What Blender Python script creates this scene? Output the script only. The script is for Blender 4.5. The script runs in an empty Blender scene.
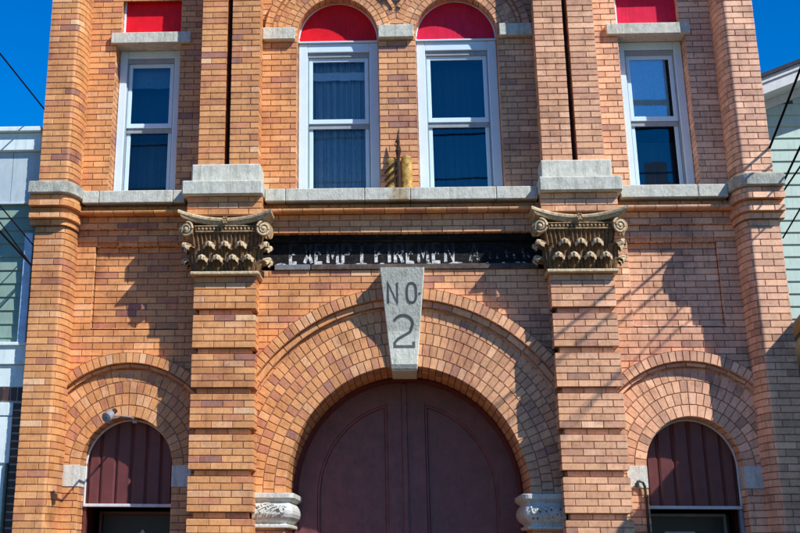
import bpy, math, random
from mathutils import Vector, Matrix
R = random.Random(7)
PI = math.pi
scene = bpy.context.scene
COL = scene.collection
# coordinates: X along the facade (right +), d = metres in front of the wall plane (toward the street), Z up
def W3(x, d, z): return (x, -d, z)
SUN = Vector((1.15, -1.0, 1.35)).normalized()

# ------------------------------------------------------------------ materials
def new_mat(name):
    m = bpy.data.materials.new(name); m.use_nodes = True
    nt = m.node_tree; b = nt.nodes['Principled BSDF']
    return m, nt, b
def N(nt, typ, **kw):
    n = nt.nodes.new(typ)
    for k, v in kw.items():
        if k in n.inputs: n.inputs[k].default_value = v
        else: setattr(n, k, v)
    return n
def noise(nt, scale, detail=4, rough=.6, vec=None):
    n = N(nt, 'ShaderNodeTexNoise'); n.inputs['Scale'].default_value = scale
    n.inputs['Detail'].default_value = detail; n.inputs['Roughness'].default_value = rough
    if vec is None:
        g = N(nt, 'ShaderNodeNewGeometry'); vec = g.outputs['Position']
    nt.links.new(vec, n.inputs['Vector']); return n
def ramp(nt, src, stops):
    r = N(nt, 'ShaderNodeValToRGB'); e = r.color_ramp.elements
    while len(e) > 1: e.remove(e[-1])
    e[0].position = stops[0][0]; e[0].color = stops[0][1]
    for p, c in stops[1:]:
        q = e.new(p); q.color = c
    nt.links.new(src, r.inputs['Fac']); return r
def g4(v): return (v, v, v, 1)
def scaled_pos(nt, sx, sy, sz):
    g = N(nt, 'ShaderNodeNewGeometry'); m = N(nt, 'ShaderNodeMapping')
    m.inputs['Scale'].default_value = (sx, sy, sz)
    nt.links.new(g.outputs['Position'], m.inputs['Vector']); return m.outputs['Vector']
def mul(nt, a, b, fac=1.0):
    m = N(nt, 'ShaderNodeMix'); m.data_type = 'RGBA'; m.blend_type = 'MULTIPLY'; m.inputs[0].default_value = fac
    nt.links.new(a, m.inputs[6]); nt.links.new(b, m.inputs[7]); return m.outputs[2]
def bump(nt, b, src, strength, dist):
    n = N(nt, 'ShaderNodeBump'); n.inputs['Strength'].default_value = strength; n.inputs['Distance'].default_value = dist
    nt.links.new(src, n.inputs['Height']); nt.links.new(n.outputs['Normal'], b.inputs['Normal'])

def make_brick_mat():
    m, nt, b = new_mat('brick'); L = nt.links.new
    a = N(nt, 'ShaderNodeAttribute', attribute_name='Col')
    n1 = noise(nt, 38, 6, .75)
    r1 = ramp(nt, n1.outputs['Fac'], [(.25, g4(.78)), (.5, g4(1.14)), (.78, g4(1.32))])
    c = mul(nt, a.outputs['Color'], r1.outputs['Color'])
    n2 = noise(nt, 1.3, 5, .65)                       # broad grime
    r2 = ramp(nt, n2.outputs['Fac'], [(.28, (.70, .61, .66, 1)), (.5, g4(1.07)), (.8, (1.16, 1.13, 1.1, 1))])
    c = mul(nt, c, r2.outputs['Color'])
    n5 = noise(nt, 4.5, 5, .7)                        # patchy soot and rubbed areas
    r5 = ramp(nt, n5.outputs['Fac'], [(.30, (.66, .58, .53, 1)), (.48, g4(1.0)), (.72, (1.12, 1.08, 1.04, 1))])
    c = mul(nt, c, r5.outputs['Color'], .8)
    n3 = noise(nt, 6, 4, .6, scaled_pos(nt, 4, 4, .45)) # run-off streaks
    r3 = ramp(nt, n3.outputs['Fac'], [(.30, g4(.68)), (.47, g4(1.05))])
    c = mul(nt, c, r3.outputs['Color'], .7)
    n4 = noise(nt, 210, 3, .6)                        # iron spots in the clay
    r4 = ramp(nt, n4.outputs['Fac'], [(.30, (.42, .34, .32, 1)), (.40, g4(1.0))])
    c = mul(nt, c, r4.outputs['Color'], .75)
    L(c, b.inputs['Base Color'])
    b.inputs['Roughness'].default_value = .5
    b.inputs['Specular IOR Level'].default_value = .5
    bump(nt, b, n4.outputs['Fac'], .35, .004)
    return m
BRICK = make_brick_mat()

def make_stone(name, base, dark, scale=14, tool=True, rough=.85, rust=False):
    m, nt, b = new_mat(name); L = nt.links.new
    n1 = noise(nt, scale, 7, .7)
    r1 = ramp(nt, n1.outputs['Fac'], [(.3, dark), (.62, base)])
    n2 = noise(nt, 160, 3, .7)
    r2 = ramp(nt, n2.outputs['Fac'], [(.3, g4(.74)), (.6, g4(1.08))])
    c = mul(nt, r1.outputs['Color'], r2.outputs['Color'])
    n3 = noise(nt, 5, 5, .7, scaled_pos(nt, 5, 5, .6))
    r3 = ramp(nt, n3.outputs['Fac'], [(.32, (.62, .6, .55, 1)), (.5, g4(1.0))])
    c = mul(nt, c, r3.outputs['Color'], .8)
    if rust:
        g = N(nt, 'ShaderNodeNewGeometry'); sx = N(nt, 'ShaderNodeSeparateXYZ'); L(g.outputs['Position'], sx.inputs[0])
        ab = N(nt, 'ShaderNodeMath'); ab.operation = 'ABSOLUTE'; L(sx.outputs[0], ab.inputs[0])
        n5 = noise(nt, 14, 4, .6); ad = N(nt, 'ShaderNodeMath'); ad.operation = 'MULTIPLY_ADD'; ad.inputs[1].default_value = .22; L(n5.outputs['Fac'], ad.inputs[0]); L(ab.outputs[0], ad.inputs[2])
        r5 = ramp(nt, ad.outputs[0], [(.12, (.62, .42, .22, 1)), (.27, g4(1.0))]); c = mul(nt, c, r5.outputs['Color'], .85)
    L(c, b.inputs['Base Color']); b.inputs['Roughness'].default_value = rough
    if tool:
        n4 = noise(nt, 55, 3, .6, scaled_pos(nt, 1.0, 1, .55)); bump(nt, b, n4.outputs['Fac'], .55, .01)
    return m
STONE = make_stone('weathered_grey_stone', (.72, .71, .60, 1), (.47, .48, .41, 1))
STAINED = make_stone('rust_stained_grey_stone', (.72, .71, .60, 1), (.47, .48, .41, 1), rust=True)
CAPSTONE = make_stone('stained_cap_stone', (.58, .58, .49, 1), (.24, .25, .21, 1), 9)
KEYSTONE = make_stone('keystone_stone', (.88, .88, .74, 1), (.72, .74, .60, 1), 11)
WHITESTONE = make_stone('painted_white_stone', (.78, .78, .71, 1), (.58, .59, .52, 1), 10)
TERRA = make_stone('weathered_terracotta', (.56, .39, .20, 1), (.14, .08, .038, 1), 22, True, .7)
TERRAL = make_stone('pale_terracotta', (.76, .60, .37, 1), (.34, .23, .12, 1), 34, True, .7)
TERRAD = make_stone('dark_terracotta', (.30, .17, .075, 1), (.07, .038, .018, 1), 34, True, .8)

def paint(name, col, rough=.45, var=.18, spec=.5, streak=True, metallic=0, nscale=9):
    m, nt, b = new_mat(name); L = nt.links.new
    n1 = noise(nt, nscale, 6, .65)
    r1 = ramp(nt, n1.outputs['Fac'], [(.3, g4(1 - var)), (.7, g4(1 + var * .4))])
    rgb = N(nt, 'ShaderNodeRGB'); rgb.outputs[0].default_value = (*col, 1)
    c = mul(nt, rgb.outputs[0], r1.outputs['Color'])
    if streak:
        n3 = noise(nt, 7, 4, .6, scaled_pos(nt, 6, 6, .5))
        r3 = ramp(nt, n3.outputs['Fac'], [(.3, g4(.75)), (.5, g4(1.0))])
        c = mul(nt, c, r3.outputs['Color'], .6)
    L(c, b.inputs['Base Color']); b.inputs['Roughness'].default_value = rough
    b.inputs['Specular IOR Level'].default_value = spec; b.inputs['Metallic'].default_value = metallic
    bump(nt, b, n1.outputs['Fac'], .08, .01)
    return m
WHITE = paint('white_frame_paint', (.68, .86, .97), .4, .05, .5, False)
WHITE2 = paint('aged_white_trim', (.70, .71, .72), .5, .15)
CHANNEL = paint('grey_sash_channel', (.34, .38, .41), .5, .12)
RED = paint('red_panel_paint', (.80, .008, .022), .55, .2, .2)
RED2 = paint('rose_red_panel_paint', (.76, .016, .065), .55, .2, .2)
PLUM = paint('plum_brown_paint', (.205, .072, .084), .36, .32, .4)
MAROON = paint('maroon_board_paint', (.155, .042, .040), .42, .22, .45)
DARKDOOR = paint('dark_brown_door_paint', (.032, .015, .014), .4, .2)
def make_board():
    m, nt, b = new_mat('black_weathered_board'); L = nt.links.new
    n1 = noise(nt, 18, 7, .8, scaled_pos(nt, 1, 1, 1.6)); r = ramp(nt, n1.outputs['Fac'], [(.45, (.007, .0065, .007, 1)), (.58, (.02, .017, .017, 1)), (.66, (.065, .055, .05, 1)), (.75, (.02, .018, .018, 1))])
    L(r.outputs['Color'], b.inputs['Base Color']); b.inputs['Roughness'].default_value = .7; b.inputs['Specular IOR Level'].default_value = .2
    bump(nt, b, n1.outputs['Fac'], .5, .02); return m
BLACK = make_board()
WOOD = paint('weathered_wood_strip', (.13, .10, .085), .8, .55, .2, True, 0, 16)
GREYWOOD = paint('grey_wood_strip', (.22, .23, .25), .8, .4, .2)
RUST = paint('rusted_iron', (.060, .030, .018), .75, .45, .3)
CABLE = paint('black_cable_rubber', (.004, .004, .005), .7, .2, .1, False)
ALU = paint('brushed_lamp_housing', (.40, .41, .44), .35, .15, .6, False, .3)
PIPEM = paint('dark_green_pipe_paint', (.02, .03, .028), .4, .3)
BLUEGREY = paint('blue_grey_trim', (.30, .36, .44), .5, .2)
SIDING = paint('sage_green_siding', (.25, .37, .30), .55, .10)
MINT = paint('pale_mint_siding', (.46, .62, .55), .5, .07)
PANELS = paint('blue_grey_sheet_panels', (.52, .62, .65), .5, .12)
PALET = paint('pale_house_trim', (.78, .90, .88), .5, .08)
OFFW = paint('off_white_house_trim', (.66, .70, .71), .5, .12)
SHADEB = paint('shade_blue_corner_board', (.55, .75, .95), .5, .35, .4, True, 0, 14)  # a white board; the blue of its shade is put into the colour
SHUTTER = paint('green_shutter_paint', (.05, .10, .09), .5, .2)
SHINGLE = paint('dark_roof_shingle', (.05, .055, .075), .8, .4, .2)
OLIVE = paint('olive_porch_roof', (.17, .16, .11), .8, .35, .2)
ASPHALT = paint('asphalt', (.052, .052, .054), .9, .3, .2, False)
CONCRETE = paint('pavement_concrete', (.12, .075, .04), .9, .2, .2, False)
GALV = paint('grey_transformer_paint', (.65, .66, .64), .5, .15)
POLE = paint('pole_wood', (.10, .075, .055), .85, .4, .1)
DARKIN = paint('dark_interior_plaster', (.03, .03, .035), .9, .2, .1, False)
DBRICK = None
def make_gold():
    m, nt, b = new_mat('worn_gilding'); L = nt.links.new
    n1 = noise(nt, 17, 6, .7)
    r = ramp(nt, n1.outputs['Fac'], [(.34, (.14, .075, .025, 1)), (.46, (.46, .25, .05, 1)), (.68, (.80, .52, .13, 1))])
    L(r.outputs['Color'], b.inputs['Base Color']); b.inputs['Roughness'].default_value = .55; b.inputs['Metallic'].default_value = .12
    bump(nt, b, n1.outputs['Fac'], .35, .012); return m
GOLD = make_gold()
def make_letter(name, lo, hi):
    """flaking white paint, darkened upward: shade under the brick band put into the colour"""
    m, nt, b = new_mat(name); L = nt.links.new
    g = N(nt, 'ShaderNodeNewGeometry'); sx = N(nt, 'ShaderNodeSeparateXYZ'); L(g.outputs['Position'], sx.inputs[0])
    mr = N(nt, 'ShaderNodeMapRange'); mr.inputs[1].default_value = 4.45; mr.inputs[2].default_value = 4.56; mr.inputs[3].default_value = 0.0; mr.inputs[4].default_value = hi  # letter tops darkened by height: cast shade painted in
    L(sx.outputs[2], mr.inputs[0])
    n1 = noise(nt, 40, 5, .75); sb = N(nt, 'ShaderNodeMath'); sb.operation = 'SUBTRACT'; L(n1.outputs['Fac'], sb.inputs[0]); L(mr.outputs[0], sb.inputs[1])
    r = ramp(nt, sb.outputs[0], [(lo, (.012, .011, .012, 1)), (lo + .06, (.40, .40, .39, 1)), (lo + .16, (.80, .80, .77, 1))])
    L(r.outputs['Color'], b.inputs['Base Color']); b.inputs['Roughness'].default_value = .7; return m
LETTER = make_letter('flaking_shaded_letter_paint', .385, .30); LETTER2 = make_letter('faint_letter_paint', .50, .12)
HOLLOW = paint('hollow_shade_grey', (.15, .165, .155), .9, .25, .1, False)  # flat dark ribbons and patches: shade of cut hollows put into the colour
def make_glass(name, tint, refl):
    m = bpy.data.materials.new(name); m.use_nodes = True; nt = m.node_tree; nt.nodes.clear(); L = nt.links.new
    o = N(nt, 'ShaderNodeOutputMaterial'); mx = N(nt, 'ShaderNodeMixShader')
    t = N(nt, 'ShaderNodeBsdfTransparent'); t.inputs[0].default_value = (*tint, 1)
    g = N(nt, 'ShaderNodeBsdfGlossy'); g.inputs['Roughness'].default_value = .012; g.inputs[0].default_value = (.92, .96, 1, 1)
    n = noise(nt, 2.2, 2, .5); bp = N(nt, 'ShaderNodeBump'); bp.inputs['Strength'].default_value = .012; bp.inputs['Distance'].default_value = .02
    L(n.outputs['Fac'], bp.inputs['Height']); L(bp.outputs['Normal'], g.inputs['Normal'])
    f = N(nt, 'ShaderNodeFresnel'); f.inputs[0].default_value = 1.5
    ad = N(nt, 'ShaderNodeMath'); ad.operation = 'ADD'; ad.inputs[1].default_value = refl; ad.use_clamp = True
    L(f.outputs[0], ad.inputs[0]); L(ad.outputs[0], mx.inputs[0]); L(t.outputs[0], mx.inputs[1]); L(g.outputs[0], mx.inputs[2])
    L(mx.outputs[0], o.inputs[0]); return m
GLASS = make_glass('window_glass', (.84, .92, .96), .03)
GLASS_SKY = make_glass('sky_mirroring_glass', (.88, .95, .98), .26)
GLASS_DEEP = make_glass('deep_window_glass', (.6, .72, .8), .07)
def make_cloth(name, col):
    m, nt, b = new_mat(name); b.inputs['Base Color'].default_value = (*col, 1); b.inputs['Roughness'].default_value = .9
    n = noise(nt, 60, 3, .6); r = ramp(nt, n.outputs['Fac'], [(.3, (*[c * .8 for c in col], 1)), (.7, (*col, 1))])
    nt.links.new(r.outputs['Color'], b.inputs['Base Color']); return m
CURT = make_cloth('pale_curtain_cloth', (.52, .58, .62)); CURTD = make_cloth('dim_curtain_cloth', (.12, .14, .17)); BLIND = make_cloth('window_blind', (.95, .97, .98))

# ------------------------------------------------------------------ objects
def empty(name, loc, parent=None):
    o = bpy.data.objects.new(name, None); COL.objects.link(o); o.location = loc; o.empty_display_size = .2
    if parent: o.parent = parent
    return o
def tag(o, label, cat, group=None):
    o['label'] = label; o['category'] = cat
    if group: o['group'] = group
    return o
class M:
    """collects faces; builds ONE mesh object in world coordinates"""
    def __init__(s): s.v = []; s.f = []; s.c = []
    def face(s, pts, col=(1, 1, 1)):
        k = len(s.v); s.v.extend(pts); s.f.append(tuple(range(k, k + len(pts)))); s.c.append(col)
    def grid(s, rows, col=(1, 1, 1), close=False):
        k = len(s.v); nr, nc = len(rows), len(rows[0])
        for r in rows: s.v.extend(r)
        for i in range(nr - 1):
            for j in range(nc - 1 + (1 if close else 0)):
                j2 = (j + 1) % nc
                s.f.append((k + i * nc + j, k + i * nc + j2, k + (i + 1) * nc + j2, k + (i + 1) * nc + j)); s.c.append(col)
    def box(s, x0, x1, d0, d1, z0, z1, col=(1, 1, 1), bev=0.0):
        if bev <= 0:
            p = [W3(x, d, z) for z in (z0, z1) for d in (d0, d1) for x in (x0, x1)]
            k = len(s.v); s.v.extend(p)
            for f in ((0, 1, 3, 2), (4, 6, 7, 5), (0, 4, 5, 1), (2, 3, 7, 6), (0, 2, 6, 4), (1, 5, 7, 3)):
                s.f.append(tuple(k + i for i in f)); s.c.append(col)
            return
        b = bev
        def sec(z, o): return [W3(x0 + o, d0 + b, z), W3(x0 + b, d0 + o, z), W3(x1 - b, d0 + o, z), W3(x1 - o, d0 + b, z),
                               W3(x1 - o, d1 - b, z), W3(x1 - b, d1 - o, z), W3(x0 + b, d1 - o, z), W3(x0 + o, d1 - b, z)]
        rows = [sec(z0, b), sec(z0 + b, 0), sec(z1 - b, 0), sec(z1, b)]
        s.grid(rows, col, True); s.face(rows[0], col); s.face(rows[3], col)
    def tube(s, pts, r, n=8, col=(1, 1, 1), cap=True):
        rows = []
        for i, p in enumerate(pts):
            p = Vector(p); a = Vector(pts[max(0, i - 1)]); b = Vector(pts[min(len(pts) - 1, i + 1)])
            t = (b - a).normalized(); u = t.cross(Vector((0, 0, 1)))
            if u.length < .05: u = t.cross(Vector((1, 0, 0)))
            u.normalize(); w = t.cross(u); rr = r[i] if isinstance(r, (list, tuple)) else r
            rows.append([tuple(p + (u * math.cos(2 * PI * k / n) + w * math.sin(2 * PI * k / n)) * rr) for k in range(n)])
        s.grid(rows, col, True)
        if cap: s.face(rows[0], col); s.face(rows[-1], col)
    def lathe(s, c, axis, prof, n=16, col=(1, 1, 1)):
        c = Vector(c); t = Vector(axis).normalized(); u = t.cross(Vector((0, 0, 1)))
        if u.length < .05: u = t.cross(Vector((1, 0, 0)))
        u.normalize(); w = t.cross(u)
        rows = [[tuple(c + t * h + (u * math.cos(2 * PI * k / n) + w * math.sin(2 * PI * k / n)) * r) for k in range(n)] for r, h in prof]
        s.grid(rows, col, True)
    def ball(s, c, rx, rd, rz, n=10, m=6, col=(1, 1, 1)):
        rows = []
        for i in range(m + 1):
            a = PI * i / m - PI / 2
            rows.append([W3(c[0] + rx * math.cos(a) * math.cos(2 * PI * k / n), c[1] + rd * math.cos(a) * math.sin(2 * PI * k / n), c[2] + rz * math.sin(a)) for k in range(n)])
        s.grid(rows, col, True)
    def build(s, name, mat, parent=None, smooth=False, mirror=False, origin=None):
        if mirror:
            s.v = [(-p[0], p[1], p[2]) for p in s.v]; s.f = [tuple(reversed(f)) for f in s.f]
        xs = [p[0] for p in s.v]; ys = [p[1] for p in s.v]; zs = [p[2] for p in s.v]
        o0 = origin or ((min(xs) + max(xs)) / 2, max(ys), min(zs))
        me = bpy.data.meshes.new(name)
        me.from_pydata([(p[0] - o0[0], p[1] - o0[1], p[2] - o0[2]) for p in s.v], [], s.f)
        me.validate(); me.update()
        if len(me.polygons) == len(s.f):
            at = me.color_attributes.new('Col', 'FLOAT_COLOR', 'CORNER'); dat = []
            for f, c in zip(s.f, s.c):
                dat.extend((c[0], c[1], c[2], 1.0) * len(f))
            at.data.foreach_set('color', dat)
        if smooth:
            me.polygons.foreach_set('use_smooth', [True] * len(me.polygons))
        me.materials.append(mat)
        o = bpy.data.objects.new(name, me); COL.objects.link(o)
        if parent:
            base = Vector((0, 0, 0)); q = parent
            while q: base += Vector(q.location); q = q.parent
            o.parent = parent; o.location = Vector(o0) - base
        else: o.location = o0
        return o
def recalc(o):
    import bmesh
    bm = bmesh.new(); bm.from_mesh(o.data); bmesh.ops.remove_doubles(bm, verts=bm.verts, dist=1e-5)
    bmesh.ops.recalc_face_normals(bm, faces=bm.faces); bm.to_mesh(o.data); bm.free(); return o

# ------------------------------------------------------------------ bricks
PITCH = .0635; HALF = .1035; FULL = .207; JO = .0055
MORT = (.23, .132, .076)
PAL = [((.595, .278, .102), 36), ((.645, .315, .122), 26), ((.555, .248, .088), 22), ((.53, .222, .100), 10), ((.67, .36, .17), 7), ((.45, .188, .10), 5), ((.34, .150, .10), 2), ((.70, .43, .23), 1)]
PALT = [c for c, w in PAL for _ in range(w)]
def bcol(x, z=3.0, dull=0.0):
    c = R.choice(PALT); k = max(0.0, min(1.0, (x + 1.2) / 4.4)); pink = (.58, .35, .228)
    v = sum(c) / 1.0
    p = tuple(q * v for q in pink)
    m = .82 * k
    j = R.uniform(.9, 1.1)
    return tuple((a * (1 - m) + b * m * (1.0 + .38 * k * k)) * j * 1.02 * (1 - dull) for a, b in zip(c, p))  # paler toward the right: stronger sunlight there put into the brick colour
def brick(m, fn, s0, s1, t0, t1, col, mids=(), back=-.009, ch=.003, tmids=()):
    """brick face on the parametric surface fn(s, t, h)"""
    h = R.uniform(-.0012, .0012)
    S = [(s0, back), (s0 + ch, h)] + [(q, h) for q in mids if s0 + ch * 1.5 < q < s1 - ch * 1.5] + [(s1 - ch, h), (s1, back)]
    T = [(t0, back), (t0 + ch, h)] + [(q, h) for q in tmids if t0 + ch * 1.5 < q < t1 - ch * 1.5] + [(t1 - ch, h), (t1, back)]
    m.grid([[fn(a, b, min(ha, hb)) for a, ha in S] for b, hb in T], col)
def lay(m, fn, a, b, t0, t1, row, xof, first=None, mids=(), mod=FULL, tmids=()):
    """one course from a to b with running bond joints"""
    off = (row % 2) * mod / 2 if first is None else first
    cuts = [a]; k = math.floor((a - off) / mod)
    while True:
        q = off + k * mod; k += 1
        if q <= a + .035: continue
        if q >= b - .035: break
        cuts.append(q)
    cuts.append(b); e = JO / 2
    for p, q in zip(cuts, cuts[1:]):
        pa, qb = p + e, q - e
        brick(m, fn, pa, qb, t0 + e, t1 - e, bcol(xof((p + q) / 2)), mids, tmids=tmids)
    st = [a] + [q for q in mids if a < q < b] + [b]
    tt = [t0] + [q for q in tmids if t0 < q < t1] + [t1]
    m.grid([[fn(q, t, -.0075) for q in st] for t in tt], MORT)
def plane_fn(d): return lambda s, t, h: W3(s, d + h, t)
def xplane_fn(x, sg): return lambda s, t, h: W3(x + sg * h, s, t)          # s = d, facing sg in X
def zplane_fn(z, sg): return lambda s, t, h: W3(s, t, z + sg * h)          # soffit / top
def wall_rect(m, x0, x1, z0, z1, d, ph=0):
    k = 0; n = max(1, round((z1 - z0) / PITCH)); hh = (z1 - z0) / n
    for k in range(n): lay(m, plane_fn(d), x0, x1, z0 + k * hh, z0 + (k + 1) * hh, k + ph, lambda x: x)
def jamb(m, x, sg, d0, d1, z0, z1):
    n = max(1, round((z1 - z0) / PITCH)); hh = (z1 - z0) / n
    for k in range(n): lay(m, xplane_fn(x, sg), d0, d1, z0 + k * hh, z0 + (k + 1) * hh, k, lambda s: x, first=d1 - (.1035 if k % 2 else .207))
def soffit(m, z, sg, x0, x1, d0, d1):
    lay(m, zplane_fn(z, sg), x0, x1, d0, d1, 0, lambda s: s, mod=.075)
class Path:
    """plan polyline with mitred offsets; s = arc length, outward normal to the left of travel reversed"""
    def __init__(s, pts):
        s.p = [Vector(q) for q in pts]; s.s = [0.0]
        for a, b in zip(s.p, s.p[1:]): s.s.append(s.s[-1] + (b - a).length)
        ns = []
        for a, b in zip(s.p, s.p[1:]):
            t = (b - a).normalized(); ns.append(Vector((-t.y, t.x)))
        s.m = []
        for i in range(len(s.p)):
            if i == 0: s.m.append(ns[0])
            elif i == len(s.p) - 1: s.m.append(ns[-1])
            else:
                q = (ns[i - 1] + ns[i]).normalized(); s.m.append(q / max(.3, q.dot(ns[i])))
        s.len = s.s[-1]
    def at(s, q, h):
        i = 0
        while i < len(s.s) - 2 and q > s.s[i + 1]: i += 1
        f = (q - s.s[i]) / (s.s[i + 1] - s.s[i])
        return s.p[i].lerp(s.p[i + 1], f) + s.m[i].lerp(s.m[i + 1], f) * h
    def fn(s, inset=None):
        if inset is None: return lambda q, t, h: (lambda v: W3(v.x, v.y, t))(s.at(q, h))
        return lambda q, t, h: (lambda v: W3(v.x, v.y, t))(s.at(q, h - inset(t)))
def path_course(m, path, corners, z0, z1, row, inset=None, tmids=()):
    """bricks along a path wrapping sharp corners: joints restart at each corner"""
    fn = path.fn(inset); e = JO / 2; segs = [0.0] + corners + [path.len]; cuts = [0.0]
    for a, b in zip(segs, segs[1:]):
        q = a + (HALF if (row % 2) else FULL)
        while q < b - .06: cuts.append(q); q += FULL
    cuts.append(path.len)
    mids = path.s[1:-1]
    for p, q in zip(cuts, cuts[1:]):
        xm = path.at((p + q) / 2, 0).x
        brick(m, fn, p + e, q - e, z0 + e, z1 - e, bcol(xm), mids, tmids=tmids)
    st = sorted([0.0, path.len] + mids); tt = [z0] + [q for q in tmids if z0 < q < z1] + [z1]
    m.grid([[fn(q, t, -.0075) for q in st] for t in tt], MORT)
def path_slab(m, path, z0, z1, bev=.008, col=(1, 1, 1), d_in=0.0):
    """solid slab whose plan is the path (closed along its back)"""
    def ring(z, h): return [path.fn()(q, z, h) for q in path.s]
    rows = [ring(z0, -bev), ring(z0 + bev, 0), ring(z1 - bev, 0), ring(z1, -bev)]
    m.grid(rows, col); m.face(rows[0], col); m.face(rows[-1], col)
def arch_ring(m, cx, cz, r0, r1, d, tang, row, a0=0.0, a1=PI):
    rm = (r0 + r1) / 2; n = max(3, round((a1 - a0) * rm / tang)); st = (a1 - a0) / n
    fn = lambda s, t, h: W3(cx - t * math.cos(s), d + h, cz + t * math.sin(s))
    off = (row % 2) * .5; e = JO / 2 / rm
    cuts = [a0] + [a0 + (k + off) * st for k in range(0 if off else 1, n)] + [a1]
    for p, q in zip(cuts, cuts[1:]):
        if q - p < st * .2: continue
        xm = cx - rm * math.cos((p + q) / 2)
        brick(m, fn, p + e, q - e, r0 + JO / 2, r1 - JO / 2, bcol(xm), ch=.003)
    ns = max(24, n)
    m.grid([[fn(a0 + (a1 - a0) * k / ns, t, -.0075) for k in range(ns + 1)] for t in (r0, r1)], MORT)
def arch_edge(m, cx, cz, r, d0, d1, sg, col=None, n=64, a0=0.0, a1=PI):
    """cylindrical step of an arch moulding, laid as bricks along the curve"""
    st = (a1 - a0) / n
    for k in range(n):
        s0, s1 = a0 + k * st, a0 + (k + 1) * st
        pts = [W3(cx - r * math.cos(a), d, cz + r * math.sin(a)) for a, d in ((s0, d0), (s1, d0), (s1, d1), (s0, d1))]
        m.face(pts, col or bcol(cx - r * math.cos(s0)))
def arch_soffit(m, cx, cz, r, d0, d1):
    n = round(PI * r / .0685); st = PI / n
    fn = lambda s, t, h: W3(cx - (r - h) * math.cos(t / r), s, cz + (r - h) * math.sin(t / r))
    for k in range(n):
        lay(m, fn, d0, d1, k * st * r, (k + 1) * st * r, k, lambda s, k=k: cx - r * math.cos((k + .5) * st))

F = .33            # pilaster / pier projection
house = empty('firehouse', (0, 0, 0))
tag(house, 'tan brick firehouse with arched plum carriage door, carved capitals and red arched window heads', 'firehouse')

# ------------------------------------------------------------------ main brick wall
SC = 2.705; SZ = 2.47; SR = .45     # side arches
BZ = 2.23; BR = 1.16                # carriage arch
UC = .635; UZ = 6.79; UR = .435     # upper arches
ZTOP = 8.64
def cut(iv, a, b):
    out = []
    for p, q in iv:
        if b <= p or a >= q: out.append((p, q)); continue
        if a > p: out.append((p, a))
        if b < q: out.append((b, q))
    return [(p, q) for p, q in out if q - p > .012]
m = M(); n = int(ZTOP / PITCH)
for k in range(n):
    z0, z1 = k * PITCH, (k + 1) * PITCH; z = (z0 + z1) / 2
    iv = [(-3.335, 3.335)]
    for s in (-1, 1):
        def C(a, b):
            global iv
            iv = cut(iv, min(s * a, s * b), max(s * a, s * b))
        C(1.47, 2.02)
        if 3.76 < z < 4.57: C(2.25, 3.13)
        if z < SZ: C(SC - SR, SC + SR)
        elif z < SZ + .8:
            w = math.sqrt(.8 ** 2 - (z - SZ) ** 2); C(SC - min(w, .69), SC + min(w, .6))
        if 5.0 < z < 6.86: C(2.335, 3.03)
        if 6.80 < z < 7.27: C(2.335, 2.985)
        if 5.0 < z < UZ: C(.2, 1.07)
        elif UZ <= z < UZ + .56:
            w = math.sqrt(.56 ** 2 - (z - UZ) ** 2); C(UC - w, UC + w)
    if z < BZ: iv = cut(iv, -BR, BR)
    elif z < BZ + 1.62:
        w = math.sqrt(1.62 ** 2 - (z - BZ) ** 2); iv = cut(iv, -w, w)
    if 4.325 < z < 4.69: iv = cut(iv, -1.47, 1.47)
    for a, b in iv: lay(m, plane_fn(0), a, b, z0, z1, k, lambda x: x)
for s in (-1, 1):
    a, b = sorted((s * 2.25, s * 3.13))
    wall_rect(m, a, b, 3.76, 4.575, -.07)                        # sunk panel
    jamb(m, a, 1, -.07, 0, 3.76, 4.575); jamb(m, b, -1, -.07, 0, 3.76, 4.575)
    soffit(m, 4.572, -1, a, b, -.07, 0); soffit(m, 3.762, 1, a, b, -.07, 0)
    a, b = sorted((s * 2.335, s * 3.03))
    jamb(m, a, 1, -.30, 0, 5.06, 6.75); jamb(m, b, -1, -.30, 0, 5.06, 6.75)
    a, b = sorted((s * 2.335, s * 2.985))
    jamb(m, a, 1, -.28, 0, 6.86, 7.27); jamb(m, b, -1, -.28, 0, 6.86, 7.27)
    soffit(m, 7.272, -1, a, b, -.28, 0)
    a, b = sorted((s * .2, s * 1.07))
    jamb(m, a, 1, -.30, 0, 5.06, UZ); jamb(m, b, -1, -.30, 0, 5.06, UZ)
    a, b = s * SC - SR, s * SC + SR
    jamb(m, a, 1, -.34, 0, 0, SZ); jamb(m, b, -1, -.34, 0, 0, SZ)
jamb(m, -BR, 1, -1.12, 0, 0, BZ); jamb(m, BR, -1, -1.12, 0, 0, BZ)
# corbel courses below the sills
for a, b in ((-3.335, -2.12), (2.12, 3.335), (-1.40, 1.40)):
    for z0, z1, d in ((4.912, 4.96, .11),):
        lay(m, plane_fn(d), a, b, z0, z1, 1, lambda x: x)
    # bull-nosed course that catches the light
    for q0 in [a + i * FULL for i in range(int((b - a) / FULL) + 1)]:
        q1 = min(q0 + FULL - .005, b); c = bcol(q0); prof = [(0.0, 4.908), (.18, 4.908), (.212, 4.900), (.226, 4.884), (.219, 4.870), (.19, 4.862), (.0, 4.862)]
        if q1 - q0 > .02: m.grid([[W3(q0, d, z), W3(q1, d, z)] for d, z in prof], c)
    if a == -1.40:
        wall_rect(m, a, b, 4.672, 4.86, .085); soffit(m, 4.672, -1, a, b, -.10, .085)
    else:
        wall_rect(m, a, b, 4.733, 4.86, .07); soffit(m, 4.733, -1, a, b, 0, .07)
        wall_rect(m, a, b, 4.61, 4.733, .03); soffit(m, 4.61, -1, a, b, 0, .03)
m.build('brick_wall', BRICK, house, origin=(0, 0, 0))

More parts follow.
